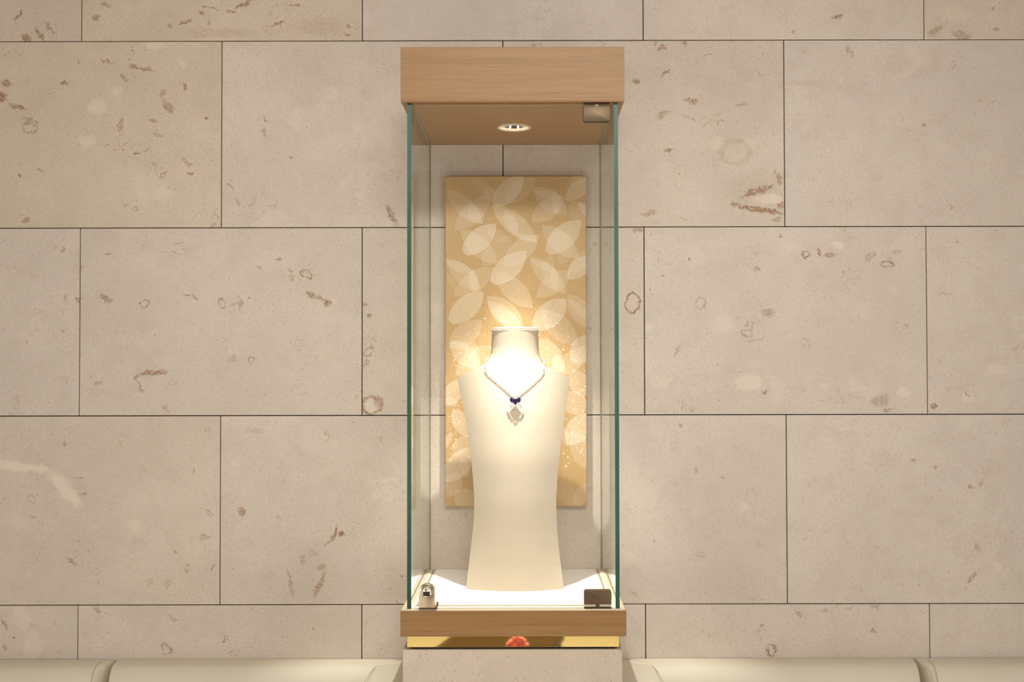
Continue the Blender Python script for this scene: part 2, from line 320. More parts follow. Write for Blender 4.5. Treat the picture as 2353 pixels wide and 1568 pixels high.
# ------------------------------------------------------------------ materials of the case
def wood_mat(name, c1, c2, dark):
    m, N, b = newmat(name); P = N.pos()
    sc = N.v('MULTIPLY', P, (2.6, 9.0, 105.0)); sy = N.v('MULTIPLY', P, (2.6, 105.0, 9.0))
    nz = N.n('ShaderNodeSeparateXYZ', {0: N.n('ShaderNodeNewGeometry').outputs['Normal']}).outputs[2]
    q = N.n('ShaderNodeMix', {0: N.m('GREATER_THAN', N.m('ABSOLUTE', nz), .7), 4: sc, 5: sy}, data_type='VECTOR').outputs[1]
    g1 = N.noise(q, 1.0, 5.0, .62, .35); g2 = N.noise(N.v('MULTIPLY', q, (4.0, 5.0, 5.0)), 1.0, 3.0, .6)
    c = N.mix(N.mapr(g1, .30, .70), c1, c2); c = N.mix(N.m('MULTIPLY', N.mapr(g2, .45, .70), .35), c, dark)
    fk = N.noise(N.v('MULTIPLY', q, (11.0, 3.0, 3.0)), 1.0, 1.0)
    c = N.mix(N.m('MULTIPLY', N.mapr(fk, .70, .78), .5), c, dark)
    N.t.links.new(c, b.inputs['Base Color']); b.inputs['Roughness'].default_value = .42; b.inputs['Specular IOR Level'].default_value = .35
    bp = N.n('ShaderNodeBump', {'Height': g2, 'Strength': .08, 'Distance': .001}); N.t.links.new(bp.outputs[0], b.inputs['Normal'])
    return m
WOOD = wood_mat('beech_veneer', lin(160, 123, 79), lin(147, 111, 67), lin(126, 91, 52))
EDGE = wood_mat('veneer_edge', lin(160, 108, 70), lin(150, 100, 62), lin(120, 80, 50))
WHITE = simple('white_liner', lin(244, 238, 230), .55, bump=(900., .03, .0005))
CREAM = simple('cream_frame', lin(232, 214, 188), .5)
GREY = simple('seal_grey', lin(150, 138, 124), .5)
NICKEL = simple('brushed_nickel', lin(205, 190, 165), .28, 1.0)
BRONZE = simple('satin_nickel', lin(112, 95, 76), .48, 1.0)
CHROME = simple('polished_chrome', lin(225, 222, 215), .10, 1.0)
BLACK = simple('black_void', (.006, .005, .005, 1), .6)
BRASS = simple('polished_brass', (.84, .66, .26, 1), .03, 1.0)
TRIM = simple('ivory_trim', lin(226, 205, 178), .4)
def glass_mat():
    m = bpy.data.materials.new('clear_glass'); m.use_nodes = True; N = NT(m.node_tree); m.node_tree.nodes.clear()
    out = N.n('ShaderNodeOutputMaterial')
    ge = N.n('ShaderNodeNewGeometry')
    cs = N.m('ABSOLUTE', N.v('DOT_PRODUCT', ge.outputs['Incoming'], ge.outputs['Normal']))
    fr = N.m('MULTIPLY_ADD', N.m('POWER', N.m('SUBTRACT', 1.0, cs), 5.0), .96, .04)          # thin pane: same on both faces
    tr = N.n('ShaderNodeBsdfTransparent', {'Color': (.985, .995, .988, 1)}).outputs[0]
    gl = N.n('ShaderNodeBsdfGlossy', {'Roughness': 0.0, 'Color': (1, 1, 1, 1)}).outputs[0]
    f = N.m('MULTIPLY', N.m('ADD', fr, N.m('MULTIPLY', N.noise(N.pos(), 3.0), .002)), 1.0, clamp=True)
    mx = N.n('ShaderNodeMixShader', {0: f, 1: tr, 2: gl}).outputs[0]
    N.t.links.new(mx, out.inputs[0]); return m
GLASS = glass_mat()
def edge_mat():
    m, N, b = newmat('green_glass_edge')
    P = N.pos(); n = N.noise(N.v('MULTIPLY', P, (30., 30., 3.)), 1.0, 3.0)
    c = N.mix(N.mapr(n, .3, .7), lin(34, 76, 60), lin(52, 100, 82))
    N.t.links.new(c, b.inputs['Base Color']); b.inputs['Roughness'].default_value = .4; return m
GEDGE = edge_mat()
GLINE = simple('pale_glass_edge', lin(150, 150, 120), .3)

# ------------------------------------------------------------------ display case
XC, HW, YF = .031, .2395, -.5012
ZT, ZB, ZBB = 2.1888, .9893, .9312
case = thing('display_case', 'tall glass display case with wooden top and base mounted on the stone wall', 'display case', (XC, -.25, ZBB))
# wooden top: box with a round hole in its underside for the lamp
bm = bmesh.new()
x0, x1 = XC-HW, XC+HW
n = 48; RH = .0345
circ = [bm.verts.new((LX+RH*math.cos(2*math.pi*i/n), LY+RH*math.sin(2*math.pi*i/n), ZL+.0015)) for i in range(n)]
ce_ = [bm.edges.new((circ[i], circ[(i+1) % n])) for i in range(n)]
rect = [bm.verts.new(p) for p in ((x0+.0015, YF+.0015, ZL+.0015), (x1-.0015, YF+.0015, ZL+.0015), (x1-.0015, -.0006, ZL+.0015), (x0+.0015, -.0006, ZL+.0015))]
re_ = [bm.edges.new((rect[i], rect[(i+1) % 4])) for i in range(4)]
bmesh.ops.triangle_fill(bm, use_beauty=True, use_dissolve=False, edges=ce_+re_)
bm.normal_update()
for f in bm.faces:
    if f.normal.z > 0: f.normal_flip()
for (a, b_, c_, d_) in ((x0, x1, YF, YF+.018), (x0, x0+.018, YF+.018, -.0006), (x1-.018, x1, YF+.018, -.0006)):
    box(bm, a, b_, c_, d_, ZL+.003, ZT, bev=.0006)
box(bm, x0+.018, x1-.018, YF+.018, -.0006, ZT-.018, ZT-.0005)
canopy = obj('canopy', bm, WOOD, case)
obj('edge_band', bx(x0+.0004, x1-.0004, YF+.0003, YF+.016, ZL+.0008, ZL+.0028), EDGE, canopy)
# base board
bm = bmesh.new(); box(bm, x0, x1, YF, -.0006, ZBB, ZB-.004, bev=.0007)
base = obj('base_board', bm, WOOD, case)
obj('base_frame', bx(x0+.002, x1-.002, YF+.002, -.0006, ZB-.0045, ZB-.0012, bev=.0005), CREAM, base)
lx0, lx1, ly0 = XC-.2005, XC+.2005, -.452
obj('floor_liner', bx(lx0, lx1, ly0, -.0006, ZB-.003, ZB+.0006, bev=.0004), WHITE, case)
for nm, a in (('side_channel', (lx0-.0085, lx0-.005, -.462, -.0006)), ('side_channel', (lx1+.005, lx1+.0085, -.462, -.0006)), ('front_channel', (lx0-.009, lx1+.009, -.4625, -.4585))):
    obj(nm, bx(a[0], a[1], a[2], a[3], ZB-.003, ZB-.0002), GREY, case)
# glass sides with green ends
gi_, go_ = .2176, .2265
for sgn in (-1, 1):
    a, b_ = sorted((XC+sgn*gi_, XC+sgn*go_))
    bm = bmesh.new(); fs = box(bm, a, b_, -.490, -.0008, ZB-.0011, ZL+.0014)
    bm.normal_update()
    for f in bm.faces:
        if abs(f.normal.y) > .9: f.material_index = 1 if f.calc_center_median().y < -.3 else 2
        elif abs(f.normal.z) > .9: f.material_index = 1
    obj('side_glass', bm, [GLASS, GEDGE, GLINE], case)
for sgn in (-1, 1):  # added pale strips standing in for glass edge lines that refraction would show
    a, b_ = sorted((XC+sgn*(gi_-.0014), XC+sgn*(gi_-.0002)))
    obj('corner_edge_line', bx(a, b_, -.0022, -.0008, ZB+.001, ZL+.0005), GLINE, case)
    obj('top_edge_line', bx(a, b_, -.484, -.0024, ZL-.0008, ZL+.0013), GLINE, case)
dx0, dx1 = XC-.2120, XC+.2100
bm = bmesh.new(); box(bm, dx0, dx1, -.4880, -.4810, ZB+.0035, ZL-.003); bm.normal_update()
for f in bm.faces:
    if abs(f.normal.x) > .9 or abs(f.normal.z) > .9: f.material_index = 1
door = obj('glass_door', bm, [GLASS, GLINE], case)
# hinges: a clamp plate on each face of the door, pivot and strip below
def rplate(x0, x1, z0, z1, r, roundtop):
    pts = []
    if roundtop: seq = [(x1-r, z1-r, 0), (x0+r, z1-r, 90)]; flat = [(x0, z0), (x1, z0)]
    else: seq = [(x0+r, z0+r, 180), (x1-r, z0+r, 270)]; flat = [(x1, z1), (x0, z1)]
    for cx, cz, a0 in seq:
        for i in range(7):
            a = math.radians(a0+i*15); pts.append((cx+r*math.cos(a), cz+r*math.sin(a)))
    return pts+flat
for top in (False, True):
    if not top: hx0, hx1, hz0, hz1 = .1815, .2397, .9965, 1.0268
    else: hx0, hx1, hz0, hz1 = .1830, .2405, 2.0297, 2.0622
    out = rplate(hx0, hx1, hz0, hz1, .006, not top)
    h = obj('hinge', prism(out, -.4935, -.4882, .0007), BRONZE, door, smooth=35)
    h['label'] = 'bronze-toned hinge plate'
    bmm = prism([(x, z) for x, z in out], -.4808, -.4755, .0006)
    obj_back = bmm
    # rear plate is the same clamp seen through the pane
    me = bpy.data.meshes.new('rear_plate'); bmm.to_mesh(me)
    bm2 = bmesh.new(); bm2.from_mesh(h.data); bm2.from_mesh(me); bmm.free()
    zz = (ZB+.0000, hz0-.0035) if not top else (hz1+.0030, ZL+.0015)
    box(bm2, (hx0+hx1)/2-.004, (hx0+hx1)/2+.004, -.491, -.482, min(zz[0], hz0)-.0005 if not top else hz1-.001, hz0+.001 if not top else ZL+.0015)
    if not top: box(bm2, hx0, hx1, -.4945, -.480, ZB-.0015, ZB+.0012, bev=.0004)
    else: box(bm2, hx0+.001, hx1-.001, -.4925, -.480, ZL-.0010, ZL+.0016, bev=.0003)
    bm2.to_mesh(h.data); bm2.free()
# lock
kx0, kx1, kz0 = -.1690, -.1352, .9925
kr = (kx1-kx0)/2; kc = (kx0+kx1)/2; kz = 1.0262
out = [(kx0, kz0), (kx1, kz0)]+[(kc+kr*math.cos(math.radians(a)), kz+kr*math.sin(math.radians(a))) for a in range(0, 181, 10)]
lock = obj('lock', prism(out, -.5065, -.4882, .0010), NICKEL, door, smooth=35); lock['label'] = 'nickel cam lock with a keyhole'
bm = lathe([(0, .0040), (.0088, .0040), (.0100, .0046), (.0118, .0030), (.0124, .0006), (.0124, -.001)], 40)
bmesh.ops.rotate(bm, verts=bm.verts, cent=(0, 0, 0), matrix=Matrix.Rotation(math.radians(90), 3, 'X'))
bmesh.ops.translate(bm, verts=bm.verts, vec=(kc+.0005, -.5066, kz+.0005))
cyl = obj('lock_cylinder', bm, CHROME, lock, smooth=30)
WORLD[cyl.name] = Matrix.Identity(4)
obj('keyhole', bx(kc-.0045, kc+.0055, -.5112, -.5085, kz-.0022, kz+.0012, bev=.0006), BLACK, lock)
obj('lock_plate', bx(kx0+.0005, kx1+.004, -.507, -.482, ZB+.0006, kz0+.0012, bev=.0006), BRONZE, lock)
obj('lock_cam', prism([(kx1+.001, ZB+.001), (kx1+.0065, ZB+.001), (kx1+.0062, ZB+.009), (kx1+.0035, ZB+.0125), (kx1+.001, ZB+.010)], -.4805, -.478, .0006), NICKEL, lock)
# recessed lamp
dl = obj('downlight', lathe([(.0332, .006), (.0332, -.0012), (.0345, -.0024), (.0392, -.0022), (.0402, -.0006), (.0402, .0014), (.0345, .0014)], 56, (LX, LY, ZL)), TRIM, case, smooth=30)
dl['label'] = 'ivory trim ring of the recessed lamp'
obj('reflector', lathe([(.0331, .004), (.0305, .016), (.0255, .029), (.0190, .037)], 56, (LX, LY, ZL)), CHROME, dl, smooth='all')
m, N, b = newmat('lamp_lens'); b.inputs['Base Color'].default_value = (.9, .85, .75, 1)
vo = N.n('ShaderNodeTexVoronoi', {'Vector': N.pos(), 'Scale': 170.0}).outputs['Distance']
b.inputs['Emission Color'].default_value = (1, .93, .82, 1); N.t.links.new(N.mapr(vo, .1, .6, 16.0, 4.0), b.inputs['Emission Strength'])
LENS = m
obj('lamp_lens', lathe([(0, .0335), (.008, .0338), (.015, .0348), (.0192, .0370)], 40, (LX, LY, ZL)), LENS, dl, smooth='all')
# brass strip and dark shadow gap below the base
obj('brass_strip', bx(-.1968, .2570, -.4805, -.02, .9040, ZBB+.0002, bev=.0006), BRASS, case)['label'] = 'mirror-polished brass strip under the wooden base'
obj('shadow_gap', bx(-.1880, .2480, -.470, -.03, .8986, .9039), BLACK, case)

# ------------------------------------------------------------------ patterned panel on the wall inside the case
def z5(x, y): return 980+x/4.355, 380+y/4.355
LV = []   # leaf: tip px, root px, full width px, strength, cut root?
def lf(ax, ay, bx_, by_, w, s, cut=0.0):
    a, b = z5(ax, ay), z5(bx_, by_); LV.append((a, b, w/4.355, s, cut))
def lp(a, b, w, s, cut=0.0): LV.append((a, b, w, s, cut))
Lg, Md, Sm = .52, .30, .18
lf(968,108,660,420,205,Lg,.86); lf(800,372,1075,130,190,Md*.8); lf(200,243,562,585,185,Md); lf(275,648,655,292,200,Md*.8)
lf(392,540,470,350,120,.0); lf(560,585,430,400,150,.22); lf(698,588,355,905,215,Lg+.05,.84); lf(340,646,706,978,200,Md); lf(655,395,1105,772,205,Md+.1)
lf(785,450,905,700,120,.32); lf(890,688,1098,760,48,.30); lf(1062,220,1408,488,200,Md); lf(1048,568,1380,318,195,Md*.9); lf(1285,235,1305,480,82,.28); lf(1080,268,1365,322,78,.25)
lf(1640,130,1388,355,160,Md+.1); lf(1520,368,1660,530,90,.4); lf(1450,360,1660,640,190,Sm); lf(1545,552,1190,892,235,Lg+.02,.88); lf(1152,598,1530,935,205,Md)
lf(560,300,705,270,150,Sm); lf(440,130,680,290,130,Sm); lf(850,708,555,1000,210,Sm); lf(1000,860,638,1195,225,Lg+.12,.88); lf(1120,698,770,1010,205,Md+.08); lf(700,1080,1062,1425,215,Md+.12)
lf(700,1090,860,1130,80,.2); lf(195,930,548,1272,185,Md); lf(270,1310,680,1020,205,Md*.8); lf(462,1040,482,1275,90,.28); lf(200,965,485,1085,95,.28)
lf(572,1272,215,1590,225,Lg+.05,.86); lf(1032,912,1392,1280,190,Md); lf(1102,1318,1440,1055,195,Md); lf(1266,1015,1295,1272,82,.28); lf(1042,950,1332,1085,78,.26)
lf(1660,905,1410,1140,175,Lg); lf(1660,850,1425,1060,160,Sm); lf(608,1312,965,1650,230,Md+.12); lf(610,1362,960,1650,150,.35); lf(1397,1342,1062,1650,245,Lg+.08,.9)
lf(1418,1298,1680,1640,210,Md); lf(1420,1345,1660,1560,95,.26); lf(200,1080,300,1250,60,Sm); lf(1420,180,1610,110,110,Sm); lf(820,760,600,640,120,Sm); lf(1180,1140,1260,900,120,Sm); lf(1450,760,1330,1000,140,Sm)
lp((1107,737),(1032,800),50,Md+.05); lp((1035,785),(1103,846),48,Md+.12); lp((1037,787),(1090,808),16,.25); lp((1081,787),(1102,810),12,.3); lp((1088,802),(1090,850),21,.42); lp((1047,862),(1130,795),50,Md)
lp((1243,712),(1328,795),52,Md); lp((1240,778),(1294,856),46,Md+.12); lp((1279,812),(1283,860),24,.42); lp((1358,770),(1316,838),52,Lg,.9); lp((1306,846),(1350,820),30,Sm); lp((1288,862),(1342,798),42,Md); lp((1316,850),(1346,910),46,Md+.15)
lp((1298,905),(1342,948),52,Md+.1); lp((1352,950),(1304,1024),52,Lg+.06); lp((1316,995),(1350,1016),20,.35); lp((1316,997),(1350,1078),42,Md); lp((1296,982),(1302,1026),20,Md)
lp((1062,872),(1020,934),42,Lg,.9); lp((1024,917),(1054,930),18,.25); lp((1041,940),(1080,1006),38,Lg); lp((1042,1050),(1080,998),32,Md+.05); lp((1090,1028),(1020,1108),52,Lg+.04); lp((1061,1054),(1074,1098),24,.32); lp((1036,994),(1018,1036),15,.4)
lp((1058,1088),(1020,1142),42,Md,.9); lp((1046,1128),(1104,1178),52,Md); lp((1286,1106),(1318,1164),42,Sm); lp((1348,1112),(1322,1168),32,Md)
lp((1150,880),(1210,960),50,Md); lp((1240,900),(1180,1000),50,Lg); lp((1120,1010),(1190,1080),50,Md); lp((1260,1040),(1210,1130),50,Lg); lp((1100,940),(1160,880),50,Lg); lp((1150,1080),(1120,1160),50,Md); lp((1210,850),(1260,900),46,Md)
def leaf_group():
    g = bpy.data.node_groups.new('leaf_print', 'ShaderNodeTree')
    for nm, ty in (('P', 'NodeSocketVector'), ('C', 'NodeSocketVector'), ('U', 'NodeSocketVector'), ('V', 'NodeSocketVector'), ('D', 'NodeSocketFloat'), ('R2', 'NodeSocketFloat'), ('Cut', 'NodeSocketFloat'), ('Amp', 'NodeSocketFloat'), ('Sum', 'NodeSocketFloat')):
        g.interface.new_socket(nm, in_out='INPUT', socket_type=ty)
    g.interface.new_socket('Sum', in_out='OUTPUT', socket_type='NodeSocketFloat')
    N = NT(g); gi = N.n('NodeGroupInput'); go = N.n('NodeGroupOutput'); I = gi.outputs
    d = N.v('SUBTRACT', I[0], I[1]); u = N.v('DOT_PRODUCT', d, I[2]); v = N.m('ADD', N.m('ABSOLUTE', N.v('DOT_PRODUCT', d, I[3])), I[4])
    r2 = N.m('ADD', N.m('MULTIPLY', u, u), N.m('MULTIPLY', v, v))
    inside = N.m('MULTIPLY', N.m('LESS_THAN', r2, I[5]), N.m('GREATER_THAN', u, I[6]))
    g.links.new(N.m('MULTIPLY_ADD', inside, I[7], I[8]), go.inputs[0]); return g
G_LEAF = leaf_group()
YP = -.020
def panel_mat():
    m, N, b = newmat('gold_leaf_print'); P = N.pos(); tot = None
    for (a, r, w, s_, cut) in LV:
        if s_ <= 0: continue
        A = ony(*a, YP); B = ony(*r, YP); c0 = (A+B)/2; d = A-B; L = math.hypot(d[0], d[2]); ux, uz = d[0]/L, d[2]/L
        hl, hw = L/2*1000, w/2*1.103
        R = (hl*hl+hw*hw)/(2*hw)                     # millimetres
        nd = N.n('ShaderNodeGroup', {}, node_tree=G_LEAF); N.t.links.new(P, nd.inputs[0])
        nd.inputs[1].default_value = (c0[0], 0, c0[2]); nd.inputs[2].default_value = (ux*1000, 0, uz*1000); nd.inputs[3].default_value = (-uz*1000, 0, ux*1000)
        nd.inputs[4].default_value = R-hw; nd.inputs[5].default_value = R*R; nd.inputs[6].default_value = -hl*(cut if cut else 1.1); nd.inputs[7].default_value = s_
        if tot is not None: N.t.links.new(tot, nd.inputs[8])
        else: nd.inputs[8].default_value = 0
        tot = nd.outputs[0]
    weave = N.noise(N.v('MULTIPLY', P, (1., 1., 2.2)), 700.0, 2.0)
    gold = N.mix(N.noise(P, 5.0, 2.0), lin(200, 164, 112), lin(208, 174, 122))
    c = N.mix(N.m('MINIMUM', N.m('MULTIPLY', tot, 1.18), 1.0), gold, lin(232, 211, 180))
    c = N.mix(N.m('MULTIPLY', weave, .10), c, lin(150, 110, 60))
    N.t.links.new(c, b.inputs['Base Color']); b.inputs['Roughness'].default_value = .5; b.inputs['Metallic'].default_value = .1
    fl_ = N.n('ShaderNodeTexVoronoi', {'Vector': P, 'Scale': 1500.0})       # metallic thread: tiny tilted flakes
    jit = N.v('MULTIPLY', N.v('SUBTRACT', fl_.outputs['Color'], (.5, .5, .5)), (1.7, .0, 1.7))
    nrm = N.v('NORMALIZE', N.v('ADD', N.n('ShaderNodeNewGeometry').outputs['Normal'], jit))
    gs = N.n('ShaderNodeBsdfGlossy', {'Color': N.mix(.4, c, (1, .93, .8, 1)), 'Roughness': .12, 'Normal': nrm}).outputs[0]
    sel = N.m('MULTIPLY', N.m('GREATER_THAN', N.n('ShaderNodeSeparateColor', {0: fl_.outputs['Color']}).outputs[1], .42), .15)
    mx = N.n('ShaderNodeMixShader', {0: sel, 1: b.outputs[0], 2: gs}).outputs[0]
    N.t.links.new(mx, [n_ for n_ in N.t.nodes if n_.type == 'OUTPUT_MATERIAL'][0].inputs[0])
    return m
pl = ony(1022.8, 405, YP); pr = ony(1346.5, 405, YP); pb = ony(1184, 1164, YP)
panel = obj('wall_panel', bx(pl[0], pr[0], YP, -.0006, pb[2], pl[2], bev=.0022, seg=2), panel_mat())
panel['label'] = 'tall gold panel printed with overlapping leaves, fixed to the stone inside the case'; panel['category'] = 'panel'

# ------------------------------------------------------------------ bust
# outline: picture row, left and right silhouette
OUT = [(1355.5,1071,1295.7),(1300,1077,1289),(1250,1083,1283),(1200,1088.5,1279),(1150,1090,1278),(1100,1087,1281),(1050,1082,1285.5),(1000,1075.5,1291.5),(950,1067.5,1298.5),(910,1059.5,1304.5),
 (885,1053.5,1308),(873,1050.5,1309.3),(868,1049,1308.3),(863.5,1057,1301),(858,1068,1288),(852,1083,1274),(846,1097,1260),(840,1110,1248.5),(834,1118.5,1243.5),(826,1124.5,1240.5),(815,1127.5,1239),(800,1129,1238),(782,1129.5,1237.5),(765,1130,1237.2)]
zv = lambda v, y=-.19: ony(1180, v, y)[2]
def soft(keys, n=600, w=14):
    """smooth curve through (picture row, value) keys as a table over height"""
    z = np.linspace(ZB, zv(765)+.01, n); zk = np.array([zv(k[0]) for k in keys]); vk = np.array([k[1] for k in keys])
    o = np.argsort(zk); y = np.interp(z, zk[o], vk[o])
    for _ in range(3):
        p = np.pad(y, w, mode='reflect', reflect_type='odd'); y = np.convolve(p, np.ones(2*w+1)/(2*w+1), 'valid')
    return z, y
FRONT = soft([(1355.5,-.3045),(1250,-.2975),(1150,-.2885),(1050,-.2690),(950,-.2335),(868,-.1965),(840,-.1850),(826,-.1795),(815,-.1760),(800,-.1730),(765,-.1720)])
CURVE = soft([(1355.5,2.56),(1250,4.8),(1150,6.5),(1050,7.3),(950,7.3),(868,6.8),(765,6.8)])
ROUND = soft([(1355.5,0.),(848,0.),(840,.3),(834,.65),(826,.95),(815,1.),(765,1.)], w=3)
NECKY = -.121
XMID = soft([(1355.5,.0322),(1050,.0320),(868,.0290),(765,.0305)], w=30)
def chest(x, z): return np.interp(z, *FRONT)+np.interp(z, *CURVE)*abs(x-np.interp(z, *XMID))**2.1
def rnd(z): return min(1., max(0., np.interp(z, *ROUND)))
rows = []
for (v, L, R) in OUT:
    side = []
    for U in (L, R):
        ye = -.15
        for _ in range(8):
            a = ony(U, v, ye); rd = rnd(a[2]); ye = (1-rd)*chest(a[0], a[2])+rd*NECKY
        side.append(a)
    rows.append([(side[0][2]+side[1][2])/2, side[0][0], side[1][0]])
rows[0][0] = ZB+.0008
rows.append(rows[-1][:]); rows[-1][0] += .006
RZ = np.array(rows)
def row_at(z):
    xl, xr = np.interp(z, RZ[:, 0], RZ[:, 1]), np.interp(z, RZ[:, 0], RZ[:, 2]); rd = rnd(z)
    return (xl+xr)/2, (xr-xl)/2, (1-rd)*chest(xl, z)+rd*NECKY, (1-rd)*chest(xr, z)+rd*NECKY, rd
def bust_y(x, z):
    xm, w, yl_, yr_, rd = row_at(z); t = max(-1., min(1., (x-xm)/w)); yf = np.interp(z, *FRONT)
    return (1-rd)*chest(xm+w*t, z)+rd*(NECKY+(yf-NECKY)*math.sqrt(max(0., 1-t*t)))
def smooth_rows(n=110):
    return [z for z in np.interp(np.linspace(0, len(rows)-1, n), range(len(rows)), RZ[:, 0])]
bm = bmesh.new(); rings = []
NF, NB = 40, 16
for z in smooth_rows():
    xm, w, yl_, yr_, rd = row_at(z); ring = []
    for i in range(NF+1):
        t = -math.cos(math.pi*i/NF); ring.append(bm.verts.new((xm+w*t, bust_y(xm+w*t, z), z)))
    bd = .012*(1-rd)+.046*rd
    for i in range(1, NB):
        a = math.pi*i/NB; t = math.cos(a); ye = (yl_+yr_)/2+(yr_-yl_)/2*t
        ring.append(bm.verts.new((xm+w*t, min(ye+bd*math.sin(a)**(.5 if rd < .5 else 1), -.0310), z)))
    rings.append(ring)
for a, b_ in zip(rings, rings[1:]):
    nn = len(a)
    for i in range(nn): bm.faces.new([a[i], a[(i+1) % nn], b_[(i+1) % nn], b_[i]])
bm.faces.new(rings[0]); bm.faces.new(rings[-1])
bmesh.ops.recalc_face_normals(bm, faces=bm.faces)
m, N, b = newmat('cream_suede'); P = N.pos()
N.t.links.new(N.mix(N.noise(P, 30.0, 3.0), lin(209, 193, 170), lin(214, 199, 177)), b.inputs['Base Color']); b.inputs['Roughness'].default_value = .75; b.inputs['Specular IOR Level'].default_value = .2
hh = N.m('ADD', N.noise(N.v('MULTIPLY', P, (1., 1., 1.7)), 260.0, 4.0, .6), N.m('MULTIPLY', N.noise(P, 900.0, 2.0), .4))
bp = N.n('ShaderNodeBump', {'Height': hh, 'Strength': .24, 'Distance': .0010}); N.t.links.new(bp.outputs[0], b.inputs['Normal'])
SUEDE = m
bust = thing('necklace_bust', 'cream suede necklace bust with a flat neck cap standing inside the glass case', 'bust', (XC, -.25, ZB))
obj('torso', bm, SUEDE, bust, smooth=50)
zt = rows[-1][0]; cxn = (rows[-1][1]+rows[-1][2])/2; rx = (rows[-1][2]-rows[-1][1])/2
bm = lathe([(0, -.004), (rx+.0002, -.004), (rx+.0010, -.0022), (rx+.0004, .0005), (rx-.0024, .0014), (rx-.0030, .0020), (rx-.0010, .0030), (rx-.0012, .0048), (rx-.006, .0066), (rx*.6, .0074), (0, .0076)], 64, (cxn, -.1215, zt), 1.0, .87)
obj('neck_cap', bm, SUEDE, bust, smooth=40)

# ------------------------------------------------------------------ necklace
m, N, b = newmat('diamond')
b.inputs['Base Color'].default_value = (.95, .95, .97, 1); b.inputs['Roughness'].default_value = .06; b.inputs['Specular IOR Level'].default_value = 1.0; b.inputs['Metallic'].default_value = .25
N.t.links.new(N.mix(N.noise(N.pos(), 800.), (.86, .86, .90, 1), (1, 1, 1, 1)), b.inputs['Base Color'])
DIA = m
m, N, b = newmat('sapphire')
N.t.links.new(N.mix(N.noise(N.pos(), 300.), (.006, .003, .030, 1), (.014, .008, .060, 1)), b.inputs['Base Color']); b.inputs['Roughness'].default_value = .05; b.inputs['IOR'].default_value = 1.76
SAP = m
def gem(bm, c, ax, L, W, T, nrm):
    """pointed oval stone: long axis ax, facing nrm"""
    ax = Vector(ax).normalized(); nr = Vector(nrm).normalized(); sd = ax.cross(nr).normalized(); c = Vector(c)
    girdle = []
    for k in range(8):
        a = 2*math.pi*k/8; rr = (1.0, .78, .92, .78)[k % 4] if False else 1.0
        girdle.append(bm.verts.new(c+ax*(L*math.cos(a)*(1.0 if k in (0, 4) else .92))+sd*(W*math.sin(a))))
    tbl = [bm.verts.new(c+ax*(L*.5*math.cos(2*math.pi*k/8))+sd*(W*.55*math.sin(2*math.pi*k/8))+nr*T) for k in range(8)]
    bt = bm.verts.new(c-nr*T*1.3)
    for k in range(8):
        j = (k+1) % 8
        bm.faces.new([girdle[k], girdle[j], tbl[j], tbl[k]]); bm.faces.new([girdle[j], girdle[k], bt])
    bm.faces.new(tbl)
def on_bust(u, v, off=0.0):
    y = -.32
    while y < -.1235:                                         # first meeting of the pixel's line with the bust
        p = ony(u, v, y); xm, w = row_at(p[2])[:2]
        if abs(p[0]-xm) <= w+.0005 and y >= bust_y(p[0], p[2])-off: break
        y += .0004
    return Vector(ony(u, v, y))
def bust_n(p):
    e = .003; gx = (bust_y(p[0]+e, p[2])-bust_y(p[0]-e, p[2]))/(2*e); gz = (bust_y(p[0], p[2]+e)-bust_y(p[0], p[2]-e))/(2*e)
    return Vector((gx, -1, gz)).normalized()
neck = thing('necklace', 'diamond necklace with a dark blue heart-shaped stone hanging on the cream bust', 'necklace', on_bust(1184, 905))
LS = [(1126,824.5),(1119,832),(1118,843),(1124,856),(1136,868),(1149,879.5),(1162,890),(1173,899.5),(1182,907)]
RS = [(1241.5,827),(1246.5,836),(1246,846),(1241,859),(1231,870.5),(1219,881.5),(1207,891),(1196,900),(1187,907)]
def resample(pts, step):
    out = []; P = [np.array(p, float) for p in pts]; acc = 0.0; d0 = 0.0
    seg = [np.linalg.norm(b-a) for a, b in zip(P, P[1:])]; tot = sum(seg); n = int(tot/step)
    for i in range(n+1):
        t = tot*i/n; k = 0
        while k < len(seg)-1 and t > seg[k]: t -= seg[k]; k += 1
        out.append(P[k]+(P[k+1]-P[k])*min(1, t/seg[k]))
    return out
bm = bmesh.new()      # one link: a round stone with two leaf-shaped stones fanning out
gem(bm, (0, 0, .0006), (0, 0, 1), .0016, .0014, .0009, (0, -1, 0))
gem(bm, (-.0017, -.0004, -.0014), (-.8, 0, -1), .0022, .0009, .0008, (-.2, -1, 0)); gem(bm, (.0017, -.0004, -.0014), (.8, 0, -1), .0022, .0009, .0008, (.2, -1, 0))
gem(bm, (0, -.0006, -.0028), (0, 0, -1), .0022, .0010, .0009, (0, -1, -.2))
link_me = bpy.data.meshes.new('diamond_link'); bmesh.ops.recalc_face_normals(bm, faces=bm.faces); bm.to_mesh(link_me); bm.free(); link_me.materials.append(DIA)
path3 = []
